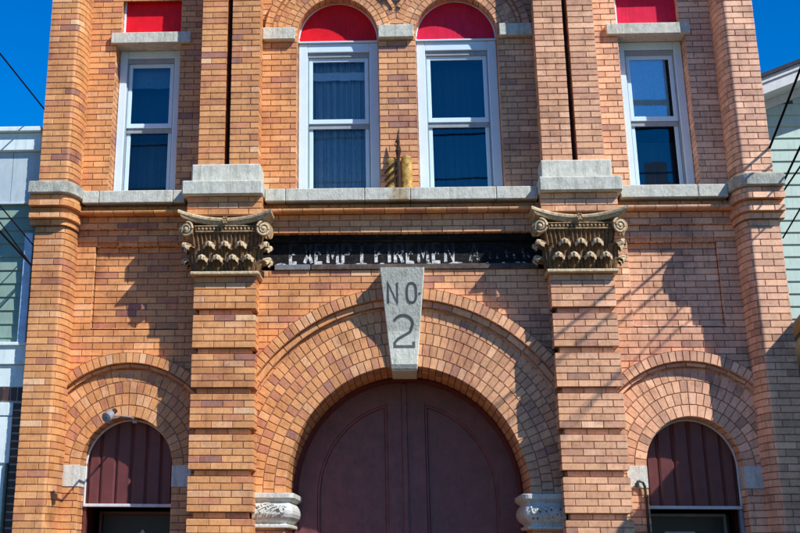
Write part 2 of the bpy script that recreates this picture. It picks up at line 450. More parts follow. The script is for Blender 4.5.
# building sides, back and roof (closes the interior)
m = M()
m.box(-3.66, -3.5, -9, -.3, 0, ZTOP); m.box(3.5, 3.66, -9, -.3, 0, ZTOP); m.box(-3.66, 3.66, -9.2, -9, 0, ZTOP)
sb = m.build('side_wall', paint('plain_side_brick', (.33, .16, .09), .85, .3, .2), house)
m = M(); m.box(-3.72, 3.72, -9.2, .3, ZTOP + .003, ZTOP + .12); m.build('roof', SHINGLE, house)
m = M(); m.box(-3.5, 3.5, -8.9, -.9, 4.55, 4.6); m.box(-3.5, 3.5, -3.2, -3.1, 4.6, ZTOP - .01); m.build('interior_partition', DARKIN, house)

# ------------------------------------------------------------------ arches (each arch one part: voussoirs, mouldings, soffit)
def arch(cx, cz, r, rings, rw, depth, hood0, hood1, fil, hd, fd, name='arch'):
    m = M()
    for i in range(rings): arch_ring(m, cx, cz, r + i * rw, r + (i + 1) * rw, .006, .072, i)
    re = r + rings * rw
    arch_ring(m, cx, cz, re, fil, .004, .21, 0)
    arch_ring(m, cx, cz, fil, hood0, fd, .20, 1); arch_edge(m, cx, cz, fil, -.0, fd - .002, -1)
    arch_ring(m, cx, cz, hood0, hood1, hd, .066, 0); arch_edge(m, cx, cz, hood0, -.0, hd - .002, -1); arch_edge(m, cx, cz, hood1, -.0, hd - .002, 1)
    arch_soffit(m, cx, cz, r, -depth, .004)
    return m.build(name, BRICK, house)
arch(0, BZ, BR, 5, .108, 1.12, 1.79, 1.90, 1.725, .105, .055)
arch(-SC, SZ, SR, 4, .110, .34, .945, 1.045, .905, .105, .05)
arch(SC, SZ, SR, 4, .110, .34, .945, 1.045, .905, .105, .05)
# upper arches: rings stop at the centre line where the two meet
def upper_arch(s):
    m = M(); cx = s * UC
    def lim(r): return math.acos(min(1, UC / r)) if r > UC else 0.0
    rows = [(UR, UR + .075, .006), (UR + .075, UR + .15, .006), (UR + .15, UR + .225, .006), (UR + .225, UR + .27, .03), (UR + .27, UR + .35, .075)]
    for i, (r0, r1, d) in enumerate(rows):
        a = lim(r1) + (.02 if r1 > UC else 0)
        a0, a1 = (0.0, PI - a) if s < 0 else (a, PI)
        arch_ring(m, cx, UZ, r0, r1, d, .06 if i < 3 else .07, i, a0, a1)
        if i > 2: arch_edge(m, cx, UZ, r0, 0, d - .002, -1, None, 40, a0, a1)
    arch_soffit(m, cx, UZ, UR, -.30, .004)
    return m.build('arch', BRICK, house)
upper_arch(-1); upper_arch(1)

# ------------------------------------------------------------------ corner piers
FP = .42
def pier_path(o=0.0, side=None, inner=None):
    sd = 3.668 + (min(o, .045) if side is None else side)
    inn = -3.312 + (o if inner is None else inner); cx = inn - .085 - o * .3
    fr = FP + o; ad = .33 + o * .5
    pts = [(-sd, -.30), (-sd, fr)]
    for k in range(11):
        a = PI / 2 * k / 10
        pts.append((cx + (inn - cx) * math.sin(a), fr - ad + ad * math.cos(a)))
    pts.append((inn, 0.0))
    return Path(pts)
def make_pier(mirror):
    m = M(); p = pier_path(); k = 0
    def zc(z0, z1, path, k): path_course(m, path, [path.s[1]], z0, z1, k)
    z = 0.0; k = 0
    while z < 4.68: zc(z, z + PITCH, p, k); z += PITCH; k += 1
    lo = z
    steps = [(4.700, 4.762, .06), (4.762, 4.820, .115), (4.820, 4.875, .075), (4.875, 4.938, .165), (4.938, 4.992, .135)]
    steps[0] = (lo, 4.762, .05)
    for z0, z1, o in steps:
        q = pier_path(o, None, o * .35); zc(z0, z1, q, k); k += 1
        if o > .1:   # rounded underside and top of the corbelled course
            for zz, dz in ((z0, 1), (z1, -1)):
                ring = [q.fn()(s, zz, -.004) for s in q.s]; m.face(ring, bcol(-3.5 if not mirror else 3.5))
        else: m.face([q.fn()(s, z0, -.004) for s in q.s], MORT)
    z = 5.118
    while z < ZTOP: zc(z, z + PITCH, p, k); z += PITCH; k += 1
    o = m.build('corner_pier', BRICK, house, mirror=mirror)
    if mirror:      # colours were drawn for the left side: redraw for this side
        pass
    m = M(); q = pier_path(.20, .05, .075); path_slab(m, q, 4.993, 5.117, .012)
    recalc(m.build('pier_cap', CAPSTONE, o, mirror=mirror)); return o
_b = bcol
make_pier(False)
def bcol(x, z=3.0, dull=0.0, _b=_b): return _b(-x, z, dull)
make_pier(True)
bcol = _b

# ------------------------------------------------------------------ pilasters
PX0, PX1 = -2.052, -1.437
def make_pilaster(s):
    global bcol
    if s > 0: bcol = lambda x, z=3.0, dull=0.0: _b(-x, z, dull)
    m = M()
    P0 = Path([(PX0, 0), (PX0, F), (PX1, F), (PX1, 0)])
    g = .052
    P1 = Path([(PX0 + g, 0), (PX0 + g, F - g), (PX1 - g, F - g), (PX1 - g, 0)])
    zt = 4.208; blockh = .3125; gh = .0555; k = 0
    while zt > .2:
        zb = zt - blockh; hh = blockh / 5
        for i in range(5):
            z0 = zb + i * hh
            if i == 4: path_course(m, P0, P0.s[1:3], z0, z0 + hh, k, (lambda t, zt=zt: .008 * max(0.0, (t - (zt - .008)) / .008)), (zt - .008,))
            elif i == 0: path_course(m, P0, P0.s[1:3], z0, z0 + hh, k, (lambda t, zb=zb: .006 * max(0.0, 1 - (t - zb) / .006)), (zb + .006,))
            else: path_course(m, P0, P0.s[1:3], z0, z0 + hh, k)
            k += 1
        m.face([P0.fn()(q, zb, -.02) for q in P0.s], MORT)
        path_course(m, P1, P1.s[1:3], zb - gh, zb, k); k += 1
        zt = zb - gh
        m.face([P0.fn()(q, zt, -.008) for q in P0.s], bcol(-1.7))
    o = m.build('pilaster', BRICK, house, mirror=s > 0)
    # brick band between capital and stone plinth
    m = M(); q = Path([(-2.135, 0), (-2.135, .41), (-1.385, .41), (-1.385, 0)])
    for i in range(3):
        z0 = 4.80 + i * .0615; path_course(m, q, q.s[1:3], z0, z0 + .0615, i)
    m.face([q.fn()(t, 4.80, -.004) for t in q.s], bcol(-1.7)); m.face([q.fn()(t, 4.984, -.004) for t in q.s], MORT)
    m.build('brick_block', BRICK, o, mirror=s > 0)
    # two brick strips with a dark slot between them
    for a, b in ((PX0, -1.787), (-1.732, PX1)):
        m = M(); q = Path([(a, 0), (a, F), (b, F), (b, 0)]); z = 5.322; k = 0
        while z < ZTOP: path_course(m, q, q.s[1:3], z, z + PITCH, k); z += PITCH; k += 1
        m.build('pilaster_strip', BRICK, o, mirror=s > 0)
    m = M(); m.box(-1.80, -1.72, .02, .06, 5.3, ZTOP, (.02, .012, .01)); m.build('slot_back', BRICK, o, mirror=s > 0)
    m = M(); m.box(-2.108, -1.407, -.02, .375, 5.128, 5.322, bev=.012); m.build('plinth_block', STONE, o, mirror=s > 0)
    m = M(); m.box(-2.185, -1.372, -.02, .50, 4.985, 5.129, bev=.012); m.build('plinth_slab', STONE, o, mirror=s > 0)
    bcol = _b
    return o
pils = {s: make_pilaster(s) for s in (-1, 1)}

# ------------------------------------------------------------------ carved capitals
def make_capital(s, cx):
    zb = 4.208
    # bell: flaring core with acanthus ribs
    m = M(); hw0, hw1 = .305, .365; zs = [zb + .03, zb + .16, zb + .30, zb + .40, zb + .47]
    rows = []
    for i, z in enumerate(zs):
        f = (i / 4) ** 1.5; w = hw0 + (hw1 - hw0) * f; d = F + .01 + .07 * f; row = []
        for k in range(49):
            x = -w + 2 * w * k / 48; row.append(W3(cx + x, d + .014 * math.sin(k * PI / 1.5) * (1 if i < 4 else .3), z))
        rows.append([W3(cx - w, 0, z)] + row + [W3(cx + w, 0, z)])
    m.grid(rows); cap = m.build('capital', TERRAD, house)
    m = M(); m.box(cx - .345, cx + .345, 0, F + .085, zb, zb + .036, bev=.010); m.build('base_slab', TERRAL, cap)
    # leaves
    def leaf(x, z0, h, w, d0, ang=0.0, big=1.0):
        m = M(); prof = [(0, 0), (.022, .22), (.03, .45), (.036, .66), (.055, .84), (.095, .97), (.128, .99), (.15, .93), (.152, .86)]
        rows = []; ca, sa = math.cos(ang), math.sin(ang)
        for i, (o, u) in enumerate(prof):
            v = i / (len(prof) - 1); ww = w * (.82 + .35 * math.sin(v * PI * .9)) * (1 - .45 * max(0, v - .7) / .3); row = []
            for k in range(15):
                q = k / 7 - 1; lob = 1 + .10 * math.cos(i * PI)
                out = o * big + .014 * math.cos(q * PI * 3) * (1 - .4 * v) - .035 * q * q * (.4 + v)
                xx = q * ww * lob * .5
                row.append(W3(x + xx * ca + out * sa, d0 + out * ca - xx * sa, z0 + u * h - .03 * abs(q) ** 2 * (v > .5)))
            rows.append(row)
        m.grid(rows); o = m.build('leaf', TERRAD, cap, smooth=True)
        t = M(); rr = []; bz = z0 + h * .93; bo = .045 * big
        for i in range(9):
            v = i / 8; row = []
            for k in range(21):
                u = k / 10 - 1
                out = bo + .105 * big * math.sin(v * 1.85) * (1 - .42 * u * u) + .003 * math.cos(u * PI * 4) * v
                dz = .030 * math.sin(min(1, v * 1.5) * PI / 2) * (1 - .5 * u * u) - .060 * v ** 2.8 * (1 - .25 * u * u) - .034 * u * u + .005 * math.cos(u * PI * 4) * v ** 2
                xx = u * w * .50 * (1 - .10 * v * v)
                row.append(W3(x + xx * ca + out * sa, d0 + out * ca - xx * sa, bz + dz))
            rr.append(row)
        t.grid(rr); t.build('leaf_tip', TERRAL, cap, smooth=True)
    for x in (-.225, -.075, .08, .232): leaf(cx + x, zb + .034, .150, .125, F + .0)
    for x in (-.158, .0, .158): leaf(cx + x, zb + .05, .275, .125, F - .005)
    leaf(cx - .31, zb + .05, .27, .12, F - .02, -.75, 1.15); leaf(cx + .31, zb + .05, .27, .12, F - .02, .75, 1.15)
    for sd in (-1, 1):   # returns on the sides
        for q, (dd, z0, h) in enumerate(((.26, zb + .034, .15), (.10, zb + .034, .15), (.16, zb + .05, .275))):
            leaf(cx + sd * .30, z0, h, .12, dd, sd * PI / 2)
    # egg band under the abacus
    m = M()
    for k in range(15):
        x = -.27 + .54 * k / 14; m.ball((cx + x, F + .075, zb + .452), .014, .016, .017, 8, 5)
    m.tube([W3(cx - .30, F + .078, zb + .425), W3(cx + .30, F + .078, zb + .425)], .008, 6)
    m.tube([W3(cx - .31, F + .085, zb + .478), W3(cx + .31, F + .085, zb + .478)], .007, 6)
    m.build('egg_band', TERRA, cap, smooth=True)
    # volutes
    def volute(x, d, z, sg, ang):
        m = M(); pts = []; rad = []
        ca, sa = math.cos(ang), math.sin(ang)
        for k in range(44):
            a = k / 43 * 2 * PI * 2.0; r = .074 * (1 - k / 43 * .80)
            px = sg * r * math.cos(a + PI / 2); pz = r * math.sin(a + PI / 2)
            pts.append(W3(x + px * ca, d - px * sa * 1.0 + .012 * k / 43, z + pz)); rad.append(.013 * (1 - .35 * k / 43))
        m.tube(pts, rad, 7); m.ball((x, d + .012, z), .022, .02, .022)
        m.build('volute', TERRAL, cap, smooth=True)
        b = M(); b.lathe(W3(x, d - .05, z), (sa * 1.0, -ca, 0), [(.0, 0), (.068, 0), (.068, .045), (.0, .05)], 20); b.build('volute_core', TERRA, cap)
    vz = zb + .44
    volute(cx - .385, F + .125, vz, -1, -.35); volute(cx + .385, F + .125, vz, 1, .35)
    for sd in (-1, 1): volute(cx + sd * .395, F - .02, vz, -1 * sd, sd * 1.2)
    # concave abacus with sharp horns
    m = M()
    def aba(z, grow, up):
        pts = []; nn = 24
        for k in range(nn + 1):
            t = -1 + 2 * k / nn
            pts.append((cx + t * (.455 + grow), F + .10 + grow + .105 * abs(t) ** 2.2, z + up * .066 * abs(t) ** 2.0))
        return [W3(cx - .455 - grow, .02, z + up * .066)] + [W3(*p) for p in pts] + [W3(cx + .455 + grow, .02, z + up * .066)]
    rows = [aba(zb + .484, -.03, 1), aba(zb + .507, -.012, 1), aba(zb + .515, -.012, 1), aba(zb + .525, .008, 1), aba(zb + .545, .012, 1), aba(zb + .556, .004, 1)]
    m.grid(rows)
    # underside and top strips
    for r in (rows[0], rows[-1]):
        nn = len(r); 
        for k in range(nn - 1):
            a, b = r[k], r[k + 1]; m.face([a, b, (b[0], 0, b[2]), (a[0], 0, a[2])])
    m.build('abacus', TERRAL, cap)
    m = M(); m.ball((cx, F + .13, zb + .522), .030, .03, .036); 
    for k in range(6):
        a = k * PI / 3; m.ball((cx + .024 * math.cos(a), F + .15, zb + .522 + .027 * math.sin(a)), .013, .014, .013, 8, 5)
    m.build('rosette', TERRA, cap, smooth=True)
    return cap
make_capital(-1, -1.7445); make_capital(1, 1.7445)

# ------------------------------------------------------------------ stone sills, ledges, imposts
def stones(name, cuts, z0, z1, d, mat, gap=.002, parent=house):
    m = M()
    for a, b in zip(cuts, cuts[1:]): m.box(a + gap, b - gap, -.03, d + R.uniform(-.002, .002), z0, z1, bev=.007)
    return m.build(name, mat, parent)
stones('stone_sill', [-3.245, -3.07, -2.31, -2.188], 4.96, 5.086, .275, STONE)
stones('stone_sill', [2.188, 2.95, 3.245], 4.96, 5.086, .275, STONE)
stones('stone_sill', [-1.370, -1.16, -.36, .10, .96, 1.370], 4.96, 5.086, .275, STAINED)
for s in (-1, 1):
    a, b = sorted((s * 2.215, s * 3.085)); m = M(); m.box(a, b, -.30, .065, 6.737, 6.858, bev=.006); m.build('stone_lintel', STONE, house)
    m = M(); a, b = sorted((s * 1.088, s * 1.436)); m.box(a, b, -.02, .085, 6.745, 6.878, bev=.006); m.build('impost_stone', STONE, house)
    for a, b in ((SC - SR + .001, SC - SR - .19), (SC + SR - .001, SC + SR + .19)):
        p, q = sorted((s * a, s * b)); m = M(); ref = s * SC
        # wraps the jamb
        m.box(p if p > ref else p, q, -.338, .009, 2.284, 2.481, bev=.004)
        m.v = [((ref + (v[0] - ref)) , v[1], v[2]) for v in m.v]; m.build('impost_block', WHITESTONE, house)
m = M(); m.box(-.196, .182, -.02, .085, 6.745, 6.885, bev=.006); m.build('impost_stone', STONE, house)

# carved imposts of the carriage arch
def carved_impost(s):
    m = M()
    # plan path: along the front from the pilaster, rounded corner, then back along the reveal
    def plan(o):
        x1 = -1.155 + o; r = .03 + o * .6; f = .006 + o
        return [(-1.47, f)] + [(x1 - r + r * math.sin(a), f - r + r * math.cos(a)) for a in [PI / 2 * k / 5 for k in range(6)]] + [(x1, -1.1)]
    prof = [(1.925, .004), (1.925, .03), (1.932, .038), (1.95, .040), (1.957, .028), (1.962, .012), (1.975, .012), (1.995, .04), (2.02, .062), (2.05, .074), (2.08, .075), (2.11, .066), (2.135, .05), (2.148, .036), (2.155, .034), (2.165, .05), (2.185, .078), (2.190, .082), (2.226, .084), (2.231, .078), (2.231, .0)]
    m.grid([[W3(x, d, z) for x, d in plan(o)] for z, o in prof]); o = m.build('carved_impost', WHITESTONE, house, smooth=False, mirror=s > 0)
    # acanthus scroll relief on the front face
    g = M()
    def bulge(z): 
        for (za, oa), (zb_, ob) in zip(prof, prof[1:]):
            if za <= z <= zb_: return oa + (ob - oa) * (z - za) / max(1e-6, zb_ - za)
        return .05
    def P(x, z, e=.007): return W3(x, .006 + bulge(z) + e, z)
    def stroke(pts, r0, r1):
        n_ = len(pts); g.tube([P(x, z) for x, z in pts], [1.15 * (r0 + (r1 - r0) * i / (n_ - 1)) for i in range(n_)], 6)
    cxs, czs = -1.175, 2.085
    stroke([(cxs + .036 * (1 - k / 30 * .8) * math.cos(.6 + k / 30 * 10.5), czs + .036 * (1 - k / 30 * .8) * math.sin(.6 + k / 30 * 10.5)) for k in range(31)], .011, .005)
    for j, (xa, za, xb, zb_) in enumerate(((-1.215, 2.10, -1.30, 2.045), (-1.235, 2.118, -1.345, 2.06), (-1.26, 2.13, -1.40, 2.085), (-1.30, 2.135, -1.435, 2.11), (-1.20, 2.05, -1.25, 2.012), (-1.27, 2.05, -1.31, 2.008), (-1.33, 2.06, -1.365, 2.012), (-1.39, 2.07, -1.42, 2.02))):
        stroke([(xa + (xb - xa) * t / 8, za + (zb_ - za) * t / 8 + .012 * math.sin(t / 8 * PI)) for t in range(9)], .010, .006)
    for j in range(9): stroke([(-1.43 + j * .029, 2.125 - .01 * (j % 2)), (-1.42 + j * .029, 2.108)], .008, .005)
    g.build('scroll_relief', WHITESTONE, o, smooth=True, mirror=s > 0)
    h = M()       # flat dark patches between the leaves, shade of hollows put into the colour
    for x, z in ((-1.395, 2.055), (-1.35, 2.03), (-1.335, 2.09), (-1.30, 2.022), (-1.285, 2.075), (-1.245, 2.026), (-1.23, 2.075), (-1.205, 2.02), (-1.165, 2.02), (-1.42, 2.095)):
        c = P(x, z, .0025); h.face([(c[0] - .012, c[1], c[2]), (c[0] + .001, c[1] - .0005, c[2] - .015), (c[0] + .013, c[1], c[2] + .001), (c[0] + .001, c[1], c[2] + .012)])
    h.build('hollow_shade', HOLLOW, o, mirror=s > 0)
carved_impost(-1); carved_impost(1)

# ------------------------------------------------------------------ keystone with NO. 2
def kdepth(z):
    pr = [(3.24, .012), (3.36, .03), (3.40, .055), (3.60, .075), (3.70, .095), (4.30, .33)]
    for (a, p), (b, q) in zip(pr, pr[1:]):
        if z <= b: return p + (q - p) * max(0, (z - a)) / (b - a)
    return .33
KT, KB = 4.285, 3.362
def khw(z): return .128 + (.219 - .128) * (z - KB) / (KT - KB)
m = M(); rows = []
for i in range(25):
    z = KB + (KT - KB) * i / 24; w = khw(z); d = kdepth(z); b = .008
    rows.append([W3(-w, 0, z), W3(-w, d - b, z), W3(-w + b, d, z), W3(w - b, d, z), W3(w, d - b, z), W3(w, 0, z)])
m.grid(rows)
m.face(rows[-1]); 
# underside carried back along the soffit with a shallow scalloped tongue
w = khw(KB); m.face([W3(-w, .03, KB), W3(w, .03, KB), W3(w * .98, -.99, KB + .006), W3(-w * .98, -.99, KB + .006)])
m.box(-w * .95, w * .95, -.7, .015, KB - .018, KB - .002, bev=.006)
key = m.build('keystone', KEYSTONE, house)
def ribbon(m, pts, wd, fn, closed=False):
    n_ = len(pts); L_, R_ = [], []
    for i in range(n_):
        a = pts[(i - 1) % n_] if (closed or i > 0) else pts[i]; b = pts[(i + 1) % n_] if (closed or i < n_ - 1) else pts[i]
        p = pts[i]
        d1 = Vector((p[0] - a[0], p[1] - a[1])); d2 = Vector((b[0] - p[0], b[1] - p[1]))
        if d1.length < 1e-6: d1 = d2
        if d2.length < 1e-6: d2 = d1
        n1 = Vector((-d1.y, d1.x)).normalized(); n2 = Vector((-d2.y, d2.x)).normalized(); q = (n1 + n2).normalized(); q = q / max(.45, q.dot(n1))
        L_.append((p[0] + q.x * wd / 2, p[1] + q.y * wd / 2)); R_.append((p[0] - q.x * wd / 2, p[1] - q.y * wd / 2))
    rng = range(n_ if closed else n_ - 1)
    for i in rng:
        j = (i + 1) % n_; sub = 6
        for t in range(sub):
            f0, f1 = t / sub, (t + 1) / sub
            lp = lambda A, f: (A[i][0] + (A[j][0] - A[i][0]) * f, A[i][1] + (A[j][1] - A[i][1]) * f)
            m.face([fn(*lp(L_, f0)), fn(*lp(L_, f1)), fn(*lp(R_, f1)), fn(*lp(R_, f0))])
kf = lambda x, z: W3(x, kdepth(z) + .003, z)
def glyph(parts, fn, wd, name, mat, parent):
    g = M()
    for pts, closed in parts: ribbon(g, pts, wd, fn, closed)
    return g.build(name, mat, parent)
zN0, zN1 = 3.96, 4.145
glyph([([(-.142, zN0), (-.142, zN1), (-.052, zN0), (-.052, zN1)], False)], kf, .021, 'letter', HOLLOW, key)
oc = []
for k in range(20):
    a = 2 * PI * k / 20; oc.append((.088 + .046 * math.copysign(abs(math.cos(a)) ** .75, math.cos(a)), (zN0 + zN1) / 2 + .088 * math.copysign(abs(math.sin(a)) ** .75, math.sin(a))))
glyph([(oc, True)], kf, .021, 'letter', HOLLOW, key)
g = M(); g.face([kf(.166 + .012 * math.cos(a * PI / 4), 4.045 + .012 * math.sin(a * PI / 4)) for a in range(8)]); g.build('letter', HOLLOW, key)
z0, z1 = 3.545, 3.845
two = [(-.088, 3.80)] + [(-.0 + .092 * math.cos(a), 3.775 + .075 * math.sin(a)) for a in [2.6 - k * .30 for k in range(10)]] + [(.066, 3.70), (-.055, 3.635), (-.088, 3.60), (-.088, 3.565), (.098, 3.565), (.098, 3.61)]
glyph([(two, False)], kf, .025, 'numeral', HOLLOW, key)

# ------------------------------------------------------------------ sign board
sign = empty('sign_board', W3(0, -.05, 4.33))
tag(sign, 'long black painted board with flaking white lettering EXEMPT FIREMEN above the keystone', 'sign')
m = M(); m.box(-1.46, 1.46, -.12, -.058, 4.372, 4.60, bev=.003); m.build('board', BLACK, sign)
m = M(); m.box(-1.46, 1.46, -.12, -.01, 4.60, 4.668, bev=.006); m.tube([W3(-1.44, -.006, 4.612), W3(1.44, -.006, 4.612)], .008, 6); m.build('head_moulding', BLACK, sign)
m = M(); m.box(-1.285, -.925, -.12, .03, 4.318, 4.371, bev=.005); m.build('sill_strip', GREYWOOD, sign)
m = M(); m.box(-.915, 1.36, -.12, .028, 4.318, 4.371, bev=.005); m.build('sill_strip', WOOD, sign)
SG = {'E': [([(1, 1), (0, 1), (0, 0), (1, 0)], 0), ([(0, .5), (.8, .5)], 0)], 'X': [([(0, 0), (1, 1)], 0), ([(0, 1), (1, 0)], 0)],
      'M': [([(0, 0), (0, 1), (.5, .35), (1, 1), (1, 0)], 0)], 'P': [([(0, 0), (0, 1), (.75, 1), (1, .88), (1, .6), (.75, .48), (0, .48)], 0)],
      'T': [([(0, 1), (1, 1)], 0), ([(.5, 1), (.5, 0)], 0)], 'F': [([(0, 0), (0, 1), (1, 1)], 0), ([(0, .5), (.8, .5)], 0)], 'I': [([(.5, 0), (.5, 1)], 0)],
      'R': [([(0, 0), (0, 1), (.75, 1), (1, .88), (1, .62), (.75, .5), (0, .5)], 0), ([(.5, .5), (1, 0)], 0)], 'N': [([(0, 0), (0, 1), (1, 0), (1, 1)], 0)],
      'A': [([(0, 0), (.5, 1), (1, 0)], 0), ([(.2, .38), (.8, .38)], 0)]}
for ch, xc, wv in [('E', -1.098, .062), ('X', -.948, .075), ('E', -.838, .062), ('M', -.700, .095), ('P', -.560, .072), ('T', -.405, .085), ('F', -.225, .07), ('I', -.125, .05), ('R', -.028, .075), ('E', .090, .066), ('M', .215, .09), ('E', .352, .068), ('N', .480, .078), ('A', .730, .085)]:
    parts = [([(xc + (x - .5) * wv, 4.400 + z * .19) for x, z in pts], bool(c)) for pts, c in SG[ch]]
    glyph(parts, lambda x, z: W3(x, -.0555, z), .032, 'letter', LETTER if ch != 'A' else LETTER2, sign)
# flakes of bare white primer along the lower edge
for x, w_ in ((-1.22, .06), (-.62, .05), (-.40, .08), (-.20, .03), (.545, .10), (.27, .03), (1.16, .03), (1.22, .025), (1.02, .02), (.86, .015)):
    m = M(); p = []
    for k in range(9): p.append(W3(x + w_ * math.cos(k * 2 * PI / 9) * R.uniform(.5, 1), -.056, 4.388 + .014 * math.sin(k * 2 * PI / 9) * R.uniform(.5, 1)))
    m.face(p); m.build('paint_flake', LETTER, sign)

for x, h_ in ((.885, .07), (.96, .045), (1.055, .09), (1.13, .05), (1.225, .10), (1.27, .06)):   # faint strokes of the last word
    glyph([([(x, 4.43), (x + R.uniform(-.01, .01), 4.43 + h_)], False)], lambda a, z: W3(a, -.0555, z), .022, 'letter_trace', LETTER2, sign)
# ------------------------------------------------------------------ windows
def sash(parent, x0, x1, z0, z1, d, wd=.042, dep=.035, bot=None, mat=WHITE, glass=None):
    m = M(); b = bot or wd
    m.box(x0, x0 + wd, d - dep, d, z0, z1, bev=.004); m.box(x1 - wd, x1, d - dep, d, z0, z1, bev=.004)
    m.box(x0 + wd, x1 - wd, d - dep, d - .002, z1 - wd, z1, bev=.004); m.box(x0 + wd, x1 - wd, d - dep, d - .002, z0, z0 + b, bev=.004)
    s_ = m.build('sash', mat, parent)
    g = M(); g.face([W3(x0 + wd - .004, d - .02, z0 + b - .004), W3(x1 - wd + .004, d - .02, z0 + b - .004), W3(x1 - wd + .004, d - .02, z1 - wd + .004), W3(x0 + wd - .004, d - .02, z1 - wd + .004)])
    g.build('pane', glass or GLASS, s_); return s_
def window(x0, x1, z0, z1, cas, dd=-.20, gu=None, gl=None):
    w = empty('window', W3((x0 + x1) / 2, dd, z0), house)
    m = M(); e = .002
    m.box(x0 + e, x0 + cas, dd - .14, dd, z0, z1, bev=.006); m.box(x1 - cas, x1 - e, dd - .14, dd, z0, z1, bev=.006)
    m.box(x0 + cas, x1 - cas, dd - .14, dd - .002, z1 - cas, z1, bev=.006); m.box(x0 + cas, x1 - cas, dd - .14, dd + .02, z0, z0 + .03, bev=.005)
    m.build('frame', WHITE, w)
    a, b, t = x0 + cas, x1 - cas, z1 - cas
    m = M(); m.box(a, b, dd - .13, dd - .03, t - .05, t - .002, bev=.004); m.box(a, a + .012, dd - .12, dd - .035, z0 + .03, t - .05); m.box(b - .012, b, dd - .12, dd - .035, z0 + .03, t - .05)
    m.build('sash_channel', CHANNEL, w)
    zm = z0 + (t - z0) * .515
    sash(w, a + .012, b - .012, zm - .01, t - .05, dd - .055, bot=.05, glass=gu)
    sash(w, a + .014, b - .014, z0 + .032, zm + .035, dd - .095, bot=.05, mat=WHITE, glass=gl)
    m = M(); m.box(a + .013, b - .013, dd - .094, dd - .075, zm - .062, zm - .012, bev=.003); m.build('meeting_rail', CHANNEL, w)
    return w
window(-3.028, -2.337, 5.088, 6.735, .085, -.21, GLASS_DEEP, GLASS)
window(2.337, 3.028, 5.088, 6.735, .085, -.21, GLASS_SKY, GLASS_DEEP)
window(-1.068, -.202, 5.088, 6.775, .098, -.20)
window(.202, 1.068, 5.088, 6.775, .098, -.20, GLASS_DEEP, GLASS_DEEP)
# red window heads
for s in (-1, 1):
    m = M(); cx = s * UC; r = UR - .012; pts = [W3(cx - r * math.cos(PI * k / 40), -.20, UZ + .012 + r * math.sin(PI * k / 40)) for k in range(41)]
    m.face(pts); m.face([(p[0], p[1] + .03, p[2]) for p in pts]); tp = m.build('tympanum_panel', RED if s < 0 else RED2, house)
    m = M(); m.tube([W3(cx - (UR - .006) * math.cos(PI * k / 40), -.19, UZ + .012 + (UR - .006) * math.sin(PI * k / 40)) for k in range(41)], .011, 6)
    m.box(cx - UR + .002, cx + UR - .002, -.25, -.17, UZ - .012, UZ + .006, bev=.004); m.build('panel_trim', WHITE, tp)
    a, b = sorted((s * 2.337, s * 2.983)); m = M(); m.box(a, b, -.16, -.11, 6.859, 7.27); hp = m.build('head_panel', RED if s < 0 else RED2, house)
    m = M(); m.box(a, a + .022, -.109, -.09, 6.86, 7.268, bev=.003); m.build('panel_trim', WHITE, hp)

# curtains and blinds hanging inside
def curtain(name, x0, x1, z0, z1, d, folds, amp, mat, label, cat='curtain'):
    m = M(); rows = []
    for i in range(9):
        z = z0 + (z1 - z0) * i / 8; row = []
        for k in range(121):
            t = k / 120; ph = t * folds * 2 * PI + .7 * math.sin(t * 9 + 1)
            row.append(W3(x0 + (x1 - x0) * t, d + amp * math.sin(ph) * (1 - .25 * i / 8) + amp * .4 * math.sin(ph * 2.3 + 1), z))
        rows.append(row)
    m.grid(rows); return tag(m.build(name, mat, None, smooth=True), label, cat)
curtain('curtain', -1.0, -.27, 5.05, 6.62, -.42, 8, .035, CURT, 'pale pleated curtain behind the arched window left of the gilded bracket')
curtain('curtain', .26, 1.0, 5.05, 6.62, -.55, 7, .02, CURTD, 'dim drawn curtain behind the arched window right of the gilded bracket')
curtain('curtain', 2.40, 2.86, 5.94, 6.66, -.318, 2, .008, BLIND, 'light pulled curtain in the upper sash of the far right window')
curtain('curtain', 2.42, 2.98, 5.09, 5.74, -.62, 4, .015, CURTD, 'dark lower curtain in the bottom sash of the far right window')
curtain('valance', -1.0, -.27, 6.40, 6.49, -.345, 3, .012, BLIND, 'white lace valance across the top of the left arched window', 'valance')
curtain('window_blind', -2.95, -2.40, 6.36, 6.62, -.40, 1.2, .012, CURT, 'short raised blind at the top of the far left window', 'blind')
curtain('curtain', -2.97, -2.40, 5.08, 6.40, -.62, 4, .015, CURTD, 'dark curtain behind the far left window')

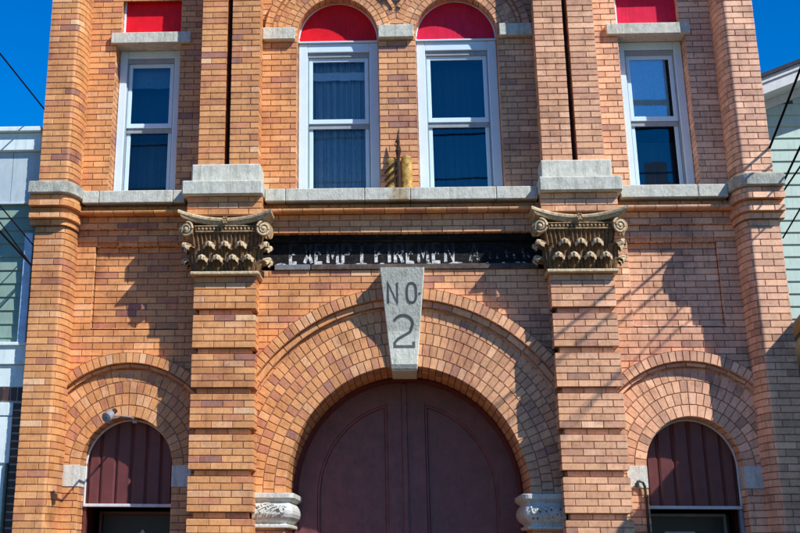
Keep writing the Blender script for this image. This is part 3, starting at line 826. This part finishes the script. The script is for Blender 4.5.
# ------------------------------------------------------------------ carriage door
DD = -1.06
def leaf_pts(s, r, inn, z0, cz=BZ):
    """half of an arch-topped outline from the seam side inn out to radius r"""
    a1 = math.acos(inn / r); pts = [(inn, z0)]
    for k in range(25):
        a = a1 * (1 - k / 24); pts.append((r * math.cos(a), cz + r * math.sin(a)))
    pts.append((r, z0)); return [(s * x, z) for x, z in pts]
for s in (-1, 1):
    m = M(); r0 = 1.125
    outer = leaf_pts(s, r0, .004 if s < 0 else .004, .05); inner = leaf_pts(s, .92, .19, .9)
    # stiles and rails between outer outline and panel outline
    rows = [[W3(x, DD, z) for x, z in outer], [W3(x, DD, z) for x, z in inner], [W3(x, DD - .012, z) for x, z in leaf_pts(s, .91, .2, .91)], [W3(x, DD - .012, z) for x, z in leaf_pts(s, .895, .215, .925)], [W3(x, DD - .04, z) for x, z in leaf_pts(s, .885, .225, .935)]]
    m.grid(rows, close=True)
    m.grid([[W3(x, DD, z) for x, z in outer], [W3(x, DD - .06, z) for x, z in outer]], close=True)
    m.face([W3(s * x, DD, z) for x, z in ((.004, .05), (r0, .05), (.92, .9), (.19, .9))])
    lf = m.build('carriage_door_leaf', PLUM, house)
    m = M(); m.face([W3(x, DD - .039, z) for x, z in leaf_pts(s, .889, .221, .931)]); m.build('panel', PLUM, lf)
m = M()
m.box(-.045, .012, DD + .001, DD + .022, .06, BZ + 1.10, bev=.006); m.build('astragal', PLUM, house)
m = M(); rows = []
for r, d in ((1.158, DD - .05), (1.158, DD + .09), (1.135, DD + .095), (1.118, DD + .06), (1.112, DD + .02), (1.112, DD - .05)):
    rows.append([W3(-r, d, 0)] + [W3(-r * math.cos(PI * k / 60), d, BZ + r * math.sin(PI * k / 60)) for k in range(61)] + [W3(r, d, 0)])
m.grid(rows); m.build('door_frame', MAROON, house)

# ------------------------------------------------------------------ side doors
def side_door(s):
    cx = s * SC; root = empty('side_door', W3(cx, -.26, 0), house); zt = 2.14; d = -.27; r = SR - .035
    # five vertical tongue and groove boards filling the arch
    edges = [-r, -.30, -.145, .01, .16, .305, r]
    m = M()
    def top(x): return SZ + math.sqrt(max(0.0, (SR - .005) ** 2 - x * x))
    for a, b in zip(edges, edges[1:]):
        xs = [a + .006 + (b - a - .012) * k / 8 for k in range(9)]
        m.grid([[W3(cx + x, d + .012 * (1 if 0 < i < 8 else 0), zt) for i, x in enumerate(xs)], [W3(cx + x, d + .012 * (1 if 0 < i < 8 else 0), top(x)) for i, x in enumerate(xs)]])
    xs = [-r - .02 + (2 * r + .04) * k / 40 for k in range(41)]
    m.grid([[W3(cx + x, d - .01, zt) for x in xs], [W3(cx + x, d - .01, top(x)) for x in xs]], (.5, .5, .5))
    m.build('transom_boards', MAROON, root)
    # white metal edge around the arch and the bar below
    m = M(); rr = SR - .012
    pts = [W3(cx - rr, d + .03, zt)] + [W3(cx - rr * math.cos(PI * k / 40), d + .03, SZ + rr * math.sin(PI * k / 40)) for k in range(41)] + [W3(cx + rr, d + .03, zt)]
    m.tube(pts, .0125, 6); m.box(cx - SR + .004, cx + SR - .004, d - .02, d + .05, zt - .03, zt - .001, bev=.005); m.build('arch_trim', WHITE2, root)
    # dark vestibule
    x0, x1 = cx - SR, cx + SR
    m = M(); m.box(x0 - .1, x0, -1.0, -.345, 0, zt + .1); m.box(x1, x1 + .1, -1.0, -.345, 0, zt + .1); m.box(x0, x1, -1.0, -.30, zt + .02, zt + .06)
    m.build('vestibule_wall', MAROON, root)
    m = M(); q = .10 if s < 0 else .02
    m.box(x0 + q, x1 - .03, -.86, -.80, .02, zt - .07, bev=.004); dr = m.build('door_panel', DARKDOOR, root)
    m = M()
    if s < 0:
        m.face([W3(cx + .055 + a, -.796, 1.86 + b) for a, b in ((0, .062), (.045, 0), (0, -.062), (-.045, 0))]); m.build('diamond_pane', WHITE2, dr)
    else:
        m.box(cx - .215, cx + .08, -.80, -.79, 1.70, 1.925, bev=.003); m.build('notice', WHITE2, dr)
    m = M(); a, b = x0 + q, x1 - (.03 if s < 0 else .10); t = zt - .055
    m.box(a - .03, a, -.80, -.74, 0, t, bev=.004); m.box(b, b + .03, -.80, -.74, 0, t, bev=.004); m.box(a, b, -.80, -.742, t - .03, t, bev=.004)
    m.build('door_frame', BLUEGREY if s > 0 else MAROON, root)
    m = M(); xj = x0 if s < 0 else x0
    m.box(x0 + .002, x0 + .035, -.33, -.25, 0, zt - .031, bev=.004); m.box(x1 - .035, x1 - .002, -.33, -.25, 0, zt - .031, bev=.004)
    m.build('jamb_post', MAROON if s < 0 else BLUEGREY, root)
side_door(-1); side_door(1)

# ------------------------------------------------------------------ things fixed to the front
lamp = empty('wall_lamp', W3(-2.66, 0, 2.9)); tag(lamp, 'small silver floodlight on a thin arm above the left side door', 'wall lamp')
m = M(); m.tube([W3(-2.655, -.12, 2.905), W3(-2.66, .15, 2.905), W3(-2.69, .55, 2.885), W3(-2.72, .74, 2.868)], .010, 8); m.box(-2.685, -2.63, -.14, -.10, 2.87, 2.912, bev=.006); m.build('arm', ALU, lamp)
m = M()
hc = Vector((-2.742, -.80, 2.862)); ax = Vector((-.35, -.75, -.42)).normalized()
m.lathe(hc - ax * .05, ax, [(.0, 0), (.030, .0), (.040, .010), (.044, .03), (.044, .070), (.050, .08), (.050, .092), (.044, .094), (.0, .085)], 18); m.build('lamp_head', ALU, lamp)
m = M(); m.lathe(hc + ax * .042, ax, [(.0, -.006), (.038, -.004), (.041, .0)], 18); m.build('lens', RUST, lamp)
m = M(); m.tube([tuple(hc - ax * .055), tuple(hc - ax * .085 + Vector((.02, 0, .02)))], .022, 8); m.build('knuckle', RUST, lamp)

pipe = empty('door_conduit', W3(2.22, 0, 0)); tag(pipe, 'dark gooseneck pipe running up beside the right side door', 'conduit')
m = M(); m.tube([W3(2.222, .035, 0), W3(2.220, .035, 2.2), W3(2.216, .038, 2.30), W3(2.20, .045, 2.335), W3(2.175, .05, 2.345), W3(2.152, .055, 2.338), W3(2.145, .055, 2.315)], .013, 8); m.build('riser', PIPEM, pipe)
m = M(); m.tube([W3(2.145, .055, 2.325), W3(2.142, .058, 2.29)], .022, 8); m.build('outlet', PIPEM, pipe)
m = M(); m.box(2.205, 2.237, .004, .05, 2.20, 2.22, bev=.003); m.box(2.205, 2.237, .004, .05, 1.2, 1.22, bev=.003); m.build('clip', RUST, pipe)

orn = empty('gilded_bracket', W3(-.01, .12, 5.088)); tag(orn, 'weathered gilded bracket with dark pointed post on the sill between the arched windows', 'ornament')
m = M()
m.tube([W3(-.012, .10, 5.09), W3(-.015, .105, 5.36), W3(-.012, .11, 5.46), W3(-.010, .115, 5.50)], [.028, .026, .022, .03], 10)
m.tube([W3(-.010, .115, 5.50), W3(-.008, .115, 5.54), W3(-.012, .11, 5.60), W3(-.010, .11, 5.655), W3(-.008, .11, 5.715)], [.032, .022, .020, .012, .003], 10)
m.tube([W3(-.012, .11, 5.62), W3(-.035, .11, 5.60), W3(-.045, .11, 5.565), W3(-.03, .11, 5.545)], .007, 6); m.build('post', RUST, orn)
def gilt(x0, x1, z1, d, bul):
    m = M(); rows = []; w = (x1 - x0) / 2; c = (x0 + x1) / 2; zc = z1 - w * .8
    zs = [5.088 + (zc - 5.088) * i / 14 for i in range(15)] + [zc + w * .8 * math.sin(PI / 2 * k / 6) for k in range(1, 7)]
    for i, z in enumerate(zs):
        ww = w * (1 if z <= zc else max(.12, math.sqrt(max(0, 1 - ((z - zc) / (w * .8)) ** 2)))) * (1 + .02 * math.sin(i * 1.3)); row = []
        for k in range(13):
            u = k / 6 - 1; row.append(W3(c + ww * u, d + bul * (1 - u * u) ** .7 + .004 * math.sin(i * .8 + 1), z))
        rows.append([W3(c - ww, -.01, z)] + row + [W3(c + ww, -.01, z)])
    m.grid(rows); m.face(rows[-1]); return m.build('gilt_wing', GOLD, orn, smooth=False)
gilt(-.132, -.006, 5.44, .075, .022); gilt(.016, .128, 5.465, .07, .022)
m = M()
for k in range(3): m.tube([W3(-.02, .125, 5.40 - k * .075), W3(-.10, .135, 5.33 - k * .075), W3(-.155, .10, 5.27 - k * .075)], .010, 6)
m.build('strut', RUST, orn)

# ------------------------------------------------------------------ overhead service wires
def wire(label, A, B, r=.009, sag=.25):
    m = M(); a, b = Vector(A), Vector(B); n_ = 40
    m.tube([tuple(a.lerp(b, k / n_) - Vector((0, 0, sag * 4 * (k / n_) * (1 - k / n_)))) for k in range(n_ + 1)], r, 6)
    return tag(m.build('overhead_wire', CABLE, None, smooth=True), label, 'wire', 'service wires running to the street pole')
wire('thin black wire crossing the blue sky left of the firehouse', (-3.681, -.34, 5.927), (-5.05, -13.4, 7.81), .008, .04)
wire('black wire in front of the sage siding, topmost of three at the left pier', (-3.697, -.34, 4.529), (-3.42, -13.4, 5.36), .0065, .02)
wire('black wire in front of the sage siding, middle of three at the left pier', (-3.691, -.34, 4.321), (-3.37, -13.4, 5.68), .0065, .02)
wire('thicker black cable in front of the sage siding, lowest of three at the left pier', (-3.680, -.34, 4.311), (-3.33, -13.4, 4.94), .011, .02)
wire('thick black cable looping in front of the mint siding, highest beside the right pier cap', (3.66, -.40, 5.40), (4.68, -7.0, 9.36), .013, .10)
wire('black wire meeting the right pier just above its stone cap', (3.86, .32, 5.10), (6.02, -8.96, 10.76), .012, .05)
wire('thin black wire just below the cable at the right pier cap', (3.88, .32, 5.08), (6.71, -8.96, 9.69), .009, .05)
wire('lowest thin wire in front of the mint siding below the right pier cap', (3.86, .32, 4.66), (7.14, -8.96, 10.87), .008, .05)

# ------------------------------------------------------------------ neighbouring house on the left
nb = empty('clapboard_house', W3(-5.5, .27, 0)); tag(nb, 'sage green clapboard house with blue grey panels and flat cornice on the left', 'house')
D0 = .27; XA, XB = -7.5, -3.69
def clap(m, x0, x1, z0, z1, d, exp):
    k = 0; z = z1
    while z > z0 + .001:
        zb_ = max(z0, z - exp); m.grid([[W3(x0, d, z), W3(x1, d, z)], [W3(x0, d + .016, zb_ + .003), W3(x1, d + .016, zb_ + .003)], [W3(x0, d + .013, zb_), W3(x1, d + .013, zb_)], [W3(x0, d, zb_), W3(x1, d, zb_)]]); z = zb_
m = M(); m.box(XA, XB, -8, D0 - .06, 0, 5.462); m.build('house_wall', PALET, nb)
m = M(); m.box(XA, XB, D0 - .4, D0 + .06, 5.500, 5.690, bev=.01); m.box(XA, XB, -8, D0 + .12, 5.690, 5.742, bev=.008); m.build('cornice', PALET, nb)
m = M(); x = XB
while x > XA:
    m.box(max(XA, x - .30), x - .004, D0 - .06, D0 + R.uniform(-.002, .002), 4.970, 5.500, bev=.003); x -= .30
m.box(XA, XB, D0 - .05, D0 + .02, 4.954, 4.973, bev=.004); m.build('sheet_panels', PANELS, nb)
m = M(); clap(m, XA, XB, 3.576, 4.954, D0 - .03, .1316); m.build('siding', SIDING, nb)
m = M(); m.box(-3.793, -3.707, D0 - .05, D0 + .05, 3.581, 4.654, bev=.006); m.build('corner_board', SHADEB, nb)
m = M(); m.box(XA, XB, D0 - .06, D0 + .03, 3.381, 3.573, bev=.006); m.box(XA, XB, D0 - .06, D0 + .0, 3.172, 3.378, bev=.006); m.box(XA, XB, D0 - .06, D0 + .06, 3.557, 3.590, bev=.005); m.build('frieze_board', PALET, nb)
m = M(); dk = [(.05, .028, .024), (.036, .022, .02), (.07, .034, .026)]
x = XB
while x > XA:
    m.box(x - .062, x - .008, D0 - .06, D0 - .0, 3.047, 3.168, R.choice(dk)); x -= .0675
m.box(XA, XB, D0 - .08, D0 - .012, 3.030, 3.172, (.4, .37, .33))
z = 3.030; k = 0
while z > 0:
    x = XB + (.05 if k % 2 else 0)
    while x > -3.783: m.box(max(-3.783, x - .20), x - .01, D0 - .06, D0 - .0, z - .062, z - .008, R.choice(dk)); x -= .21
    z -= .07; k += 1
m.box(-3.783, XB, D0 - .08, D0 - .012, 0, 3.030, (.4, .37, .33)); m.build('brick_trim', BRICK, nb)
m = M(); m.box(XA, -3.785, D0 - .06, D0 + .02, 2.907, 3.028, bev=.005); m.box(-3.926, -3.786, D0 - .06, D0 + .01, 2.479, 2.902, bev=.005); m.box(-4.367, -3.816, D0 - .06, D0 - .01, 0, 2.897); m.box(XA, -4.367, D0 - .06, D0 - .0, 0, 2.897, bev=.004); m.build('window_surround', PALET, nb)
m = M(); m.box(-3.821, -3.786, D0 - .05, D0 + .025, .9, 2.474, bev=.005); m.build('shutter', SHUTTER, nb)

# ------------------------------------------------------------------ neighbouring house on the right
rb = empty('gabled_house', W3(6.5, -2.4, 0)); tag(rb, 'pale mint clapboard house with white raked gable on the right', 'house')
DR = -2.4; sl = .375
def rake(x): return 6.83 + (x - 4.247) * sl
XL, XP, XR = 3.9, 7.4, 11
m = M()
z = 0.0
while z < 8.2:
    zb_, zt_ = z, z + .1385
    xa = max(XL, 4.247 + (zt_ - 6.62) / sl)
    if xa < XP: m.grid([[W3(xa, DR, zt_), W3(10.5, DR, zt_)], [W3(xa, DR + .018, zb_ + .004), W3(10.5, DR + .018, zb_ + .004)], [W3(xa, DR + .014, zb_), W3(10.5, DR + .014, zb_)], [W3(xa, DR, zb_), W3(10.5, DR, zb_)]])
    z = zt_
m.build('siding', MINT, rb)
m = M(); m.box(3.85, 10.5, -9, DR - .05, 0, 6.3); m.build('house_wall', MINT, rb)
def raked(m, z_off0, z_off1, d0, d1, xa=3.3):
    for x0, x1, sg in ((xa, XP, 1),):
        p = [W3(x, d, rake(x) + zo) for zo in (z_off0, z_off1) for d in (d0, d1) for x in (x0, x1)]
        k = len(m.v); m.v.extend(p)
        for f in ((0, 1, 3, 2), (4, 6, 7, 5), (0, 4, 5, 1), (2, 3, 7, 6), (0, 2, 6, 4), (1, 5, 7, 3)): m.f.append(tuple(k + i for i in f)); m.c.append((1, 1, 1))
m = M(); raked(m, -.012, .035, -9, -1.82, 3.72); m.build('roof', SHINGLE, rb)
m = M(); raked(m, -.075, -.014, -1.95, -1.86, 3.73); raked(m, -.20, -.078, -1.95, -1.885, 3.73); m.build('rake_board', OFFW, rb)
m = M(); raked(m, -.20, -.17, DR + .0, -1.951, 3.73); raked(m, -.30, -.201, DR + .005, DR + .06, 3.73); m.build('soffit', OFFW, rb)
# olive roofed porch standing forward beside the firehouse
m = M(); xe = 3.80
ev = [W3(xe, -2.35, 3.50), W3(xe, .33, 3.85), W3(xe, 2.0, 4.17)]; rg = [W3(7.0, -2.35, 4.5), W3(7.0, .33, 4.85), W3(7.0, 2.0, 5.17)]
m.grid([ev, rg]); m.grid([[(p[0], p[1], p[2] - .14) for p in ev], [(p[0], p[1], p[2] - .14) for p in rg]]); m.grid([ev, [(p[0], p[1], p[2] - .14) for p in ev]]); m.grid([[ev[-1], rg[-1]], [(q[0], q[1], q[2] - .14) for q in (ev[-1], rg[-1])]])
m.build('porch_roof', OLIVE, rb)
m = M(); ew = [(p[0] + .03, p[1], p[2] - .142) for p in ev]; m.grid([ew, [(p[0], p[1], 0) for p in ew]]); m.grid([[ew[-1], (7.0, ew[-1][1], ew[-1][2])], [(ew[-1][0], ew[-1][1], 0), (7.0, ew[-1][1], 0)]]); m.build('porch_wall', MINT, rb)

# ------------------------------------------------------------------ street
def struct(o): o['kind'] = 'structure'; return o
m = M(); m.face([(-600, -600, -.14), (600, -600, -.14), (600, 600, -.14), (-600, 600, -.14)]); struct(m.build('street', ASPHALT, None))
m = M(); m.box(-60, 60, -20, 4.0, -.13, 0.0, bev=.02); struct(m.build('pavement', CONCRETE, None))
m = M(); m.box(-60, 60, 16.5, 40.0, -.13, 0.0, bev=.02); struct(m.build('far_pavement', CONCRETE, None))
# pole with transformer across the street: seen mirrored in the right-hand window
up = empty('utility_pole', W3(6.6, 18.2, 0)); tag(up, 'wooden utility pole with grey transformer mirrored in the right window', 'utility pole')
m = M(); m.tube([W3(6.35, 18.5, 0), W3(6.35, 18.5, 12.5)], [.17, .12], 12); m.build('mast', POLE, up)
m = M(); m.lathe(W3(5.78, 18.2, 8.95), (0, 0, 1), [(0, 0), (.24, .0), (.26, .03), (.26, .9), (.27, .92), (.25, 1.0), (.0, 1.06)], 24); m.tube([W3(6.02, 18.3, 9.5), W3(6.35, 18.5, 9.5)], .05, 8); m.build('transformer', GALV, up)
m = M(); m.box(5.2, 7.5, 18.42, 18.55, 11.4, 11.52, bev=.01); m.build('crossarm', POLE, up)
for zz, lab in ((9.3, 'lower street wire mirrored in the right arched window'), (10.3, 'upper street wire mirrored in the right arched window')):
    m = M(); m.tube([W3(-30 + k, 16.8, zz - .004 * (k - 30) ** 2 * .1 + (k - 30) * .02) for k in range(61)], .022, 6); tag(m.build('street_wire', CABLE, None), lab, 'wire')

# ------------------------------------------------------------------ world, sun, camera
w = bpy.data.worlds.new('World'); scene.world = w; w.use_nodes = True; nt = w.node_tree
bg = nt.nodes['Background']; sky = nt.nodes.new('ShaderNodeTexSky'); sky.sky_type = 'NISHITA'; sky.sun_disc = False
sky.sun_elevation = math.asin(SUN.z); sky.sun_rotation = math.atan2(SUN.x, SUN.y)
sky.air_density = 1.0; sky.dust_density = 0.0; sky.ozone_density = 3.0
hs = nt.nodes.new('ShaderNodeHueSaturation'); hs.inputs['Saturation'].default_value = 2.0; hs.inputs['Hue'].default_value = .516; hs.inputs['Value'].default_value = 1.65
nt.links.new(sky.outputs[0], hs.inputs['Color']); nt.links.new(hs.outputs[0], bg.inputs[0]); bg.inputs[1].default_value = .085
sl_ = bpy.data.lights.new('sun', 'SUN'); sl_.energy = 5.0; sl_.angle = math.radians(.53); sl_.color = (1.0, .97, .92)
so = bpy.data.objects.new('sun', sl_); COL.objects.link(so); so.rotation_euler = SUN.to_track_quat('Z', 'Y').to_euler(); so.location = (8, -8, 12)

cam = bpy.data.cameras.new('camera'); co = bpy.data.objects.new('camera', cam); COL.objects.link(co); scene.camera = co
right = Vector((0.9972629811489685, 0.07372496620487722, 0.005583528271800756))
fwd = Vector((-0.0696472005813553, 0.9113843830393406, 0.40562023347360404))
upv = Vector((0.02481559753567802, -0.40489892036172476, 0.9140246443115508))
co.matrix_world = Matrix(((right.x, upv.x, -fwd.x, .053), (right.y, upv.y, -fwd.y, -15.034), (right.z, upv.z, -fwd.z, 1.7), (0, 0, 0, 1)))
cam.sensor_width = 36; cam.sensor_fit = 'HORIZONTAL'; cam.lens = 1471.1 / 800 * 36
cam.shift_x = (400 - 295.5) / 800; cam.shift_y = (-98.6 - 266.5) / 800; cam.clip_start = .1; cam.clip_end = 2000
scene.view_settings.view_transform = 'Standard'; scene.view_settings.look = 'None'; scene.view_settings.exposure = 0
scene.cycles.max_bounces = 8; scene.cycles.transparent_max_bounces = 8
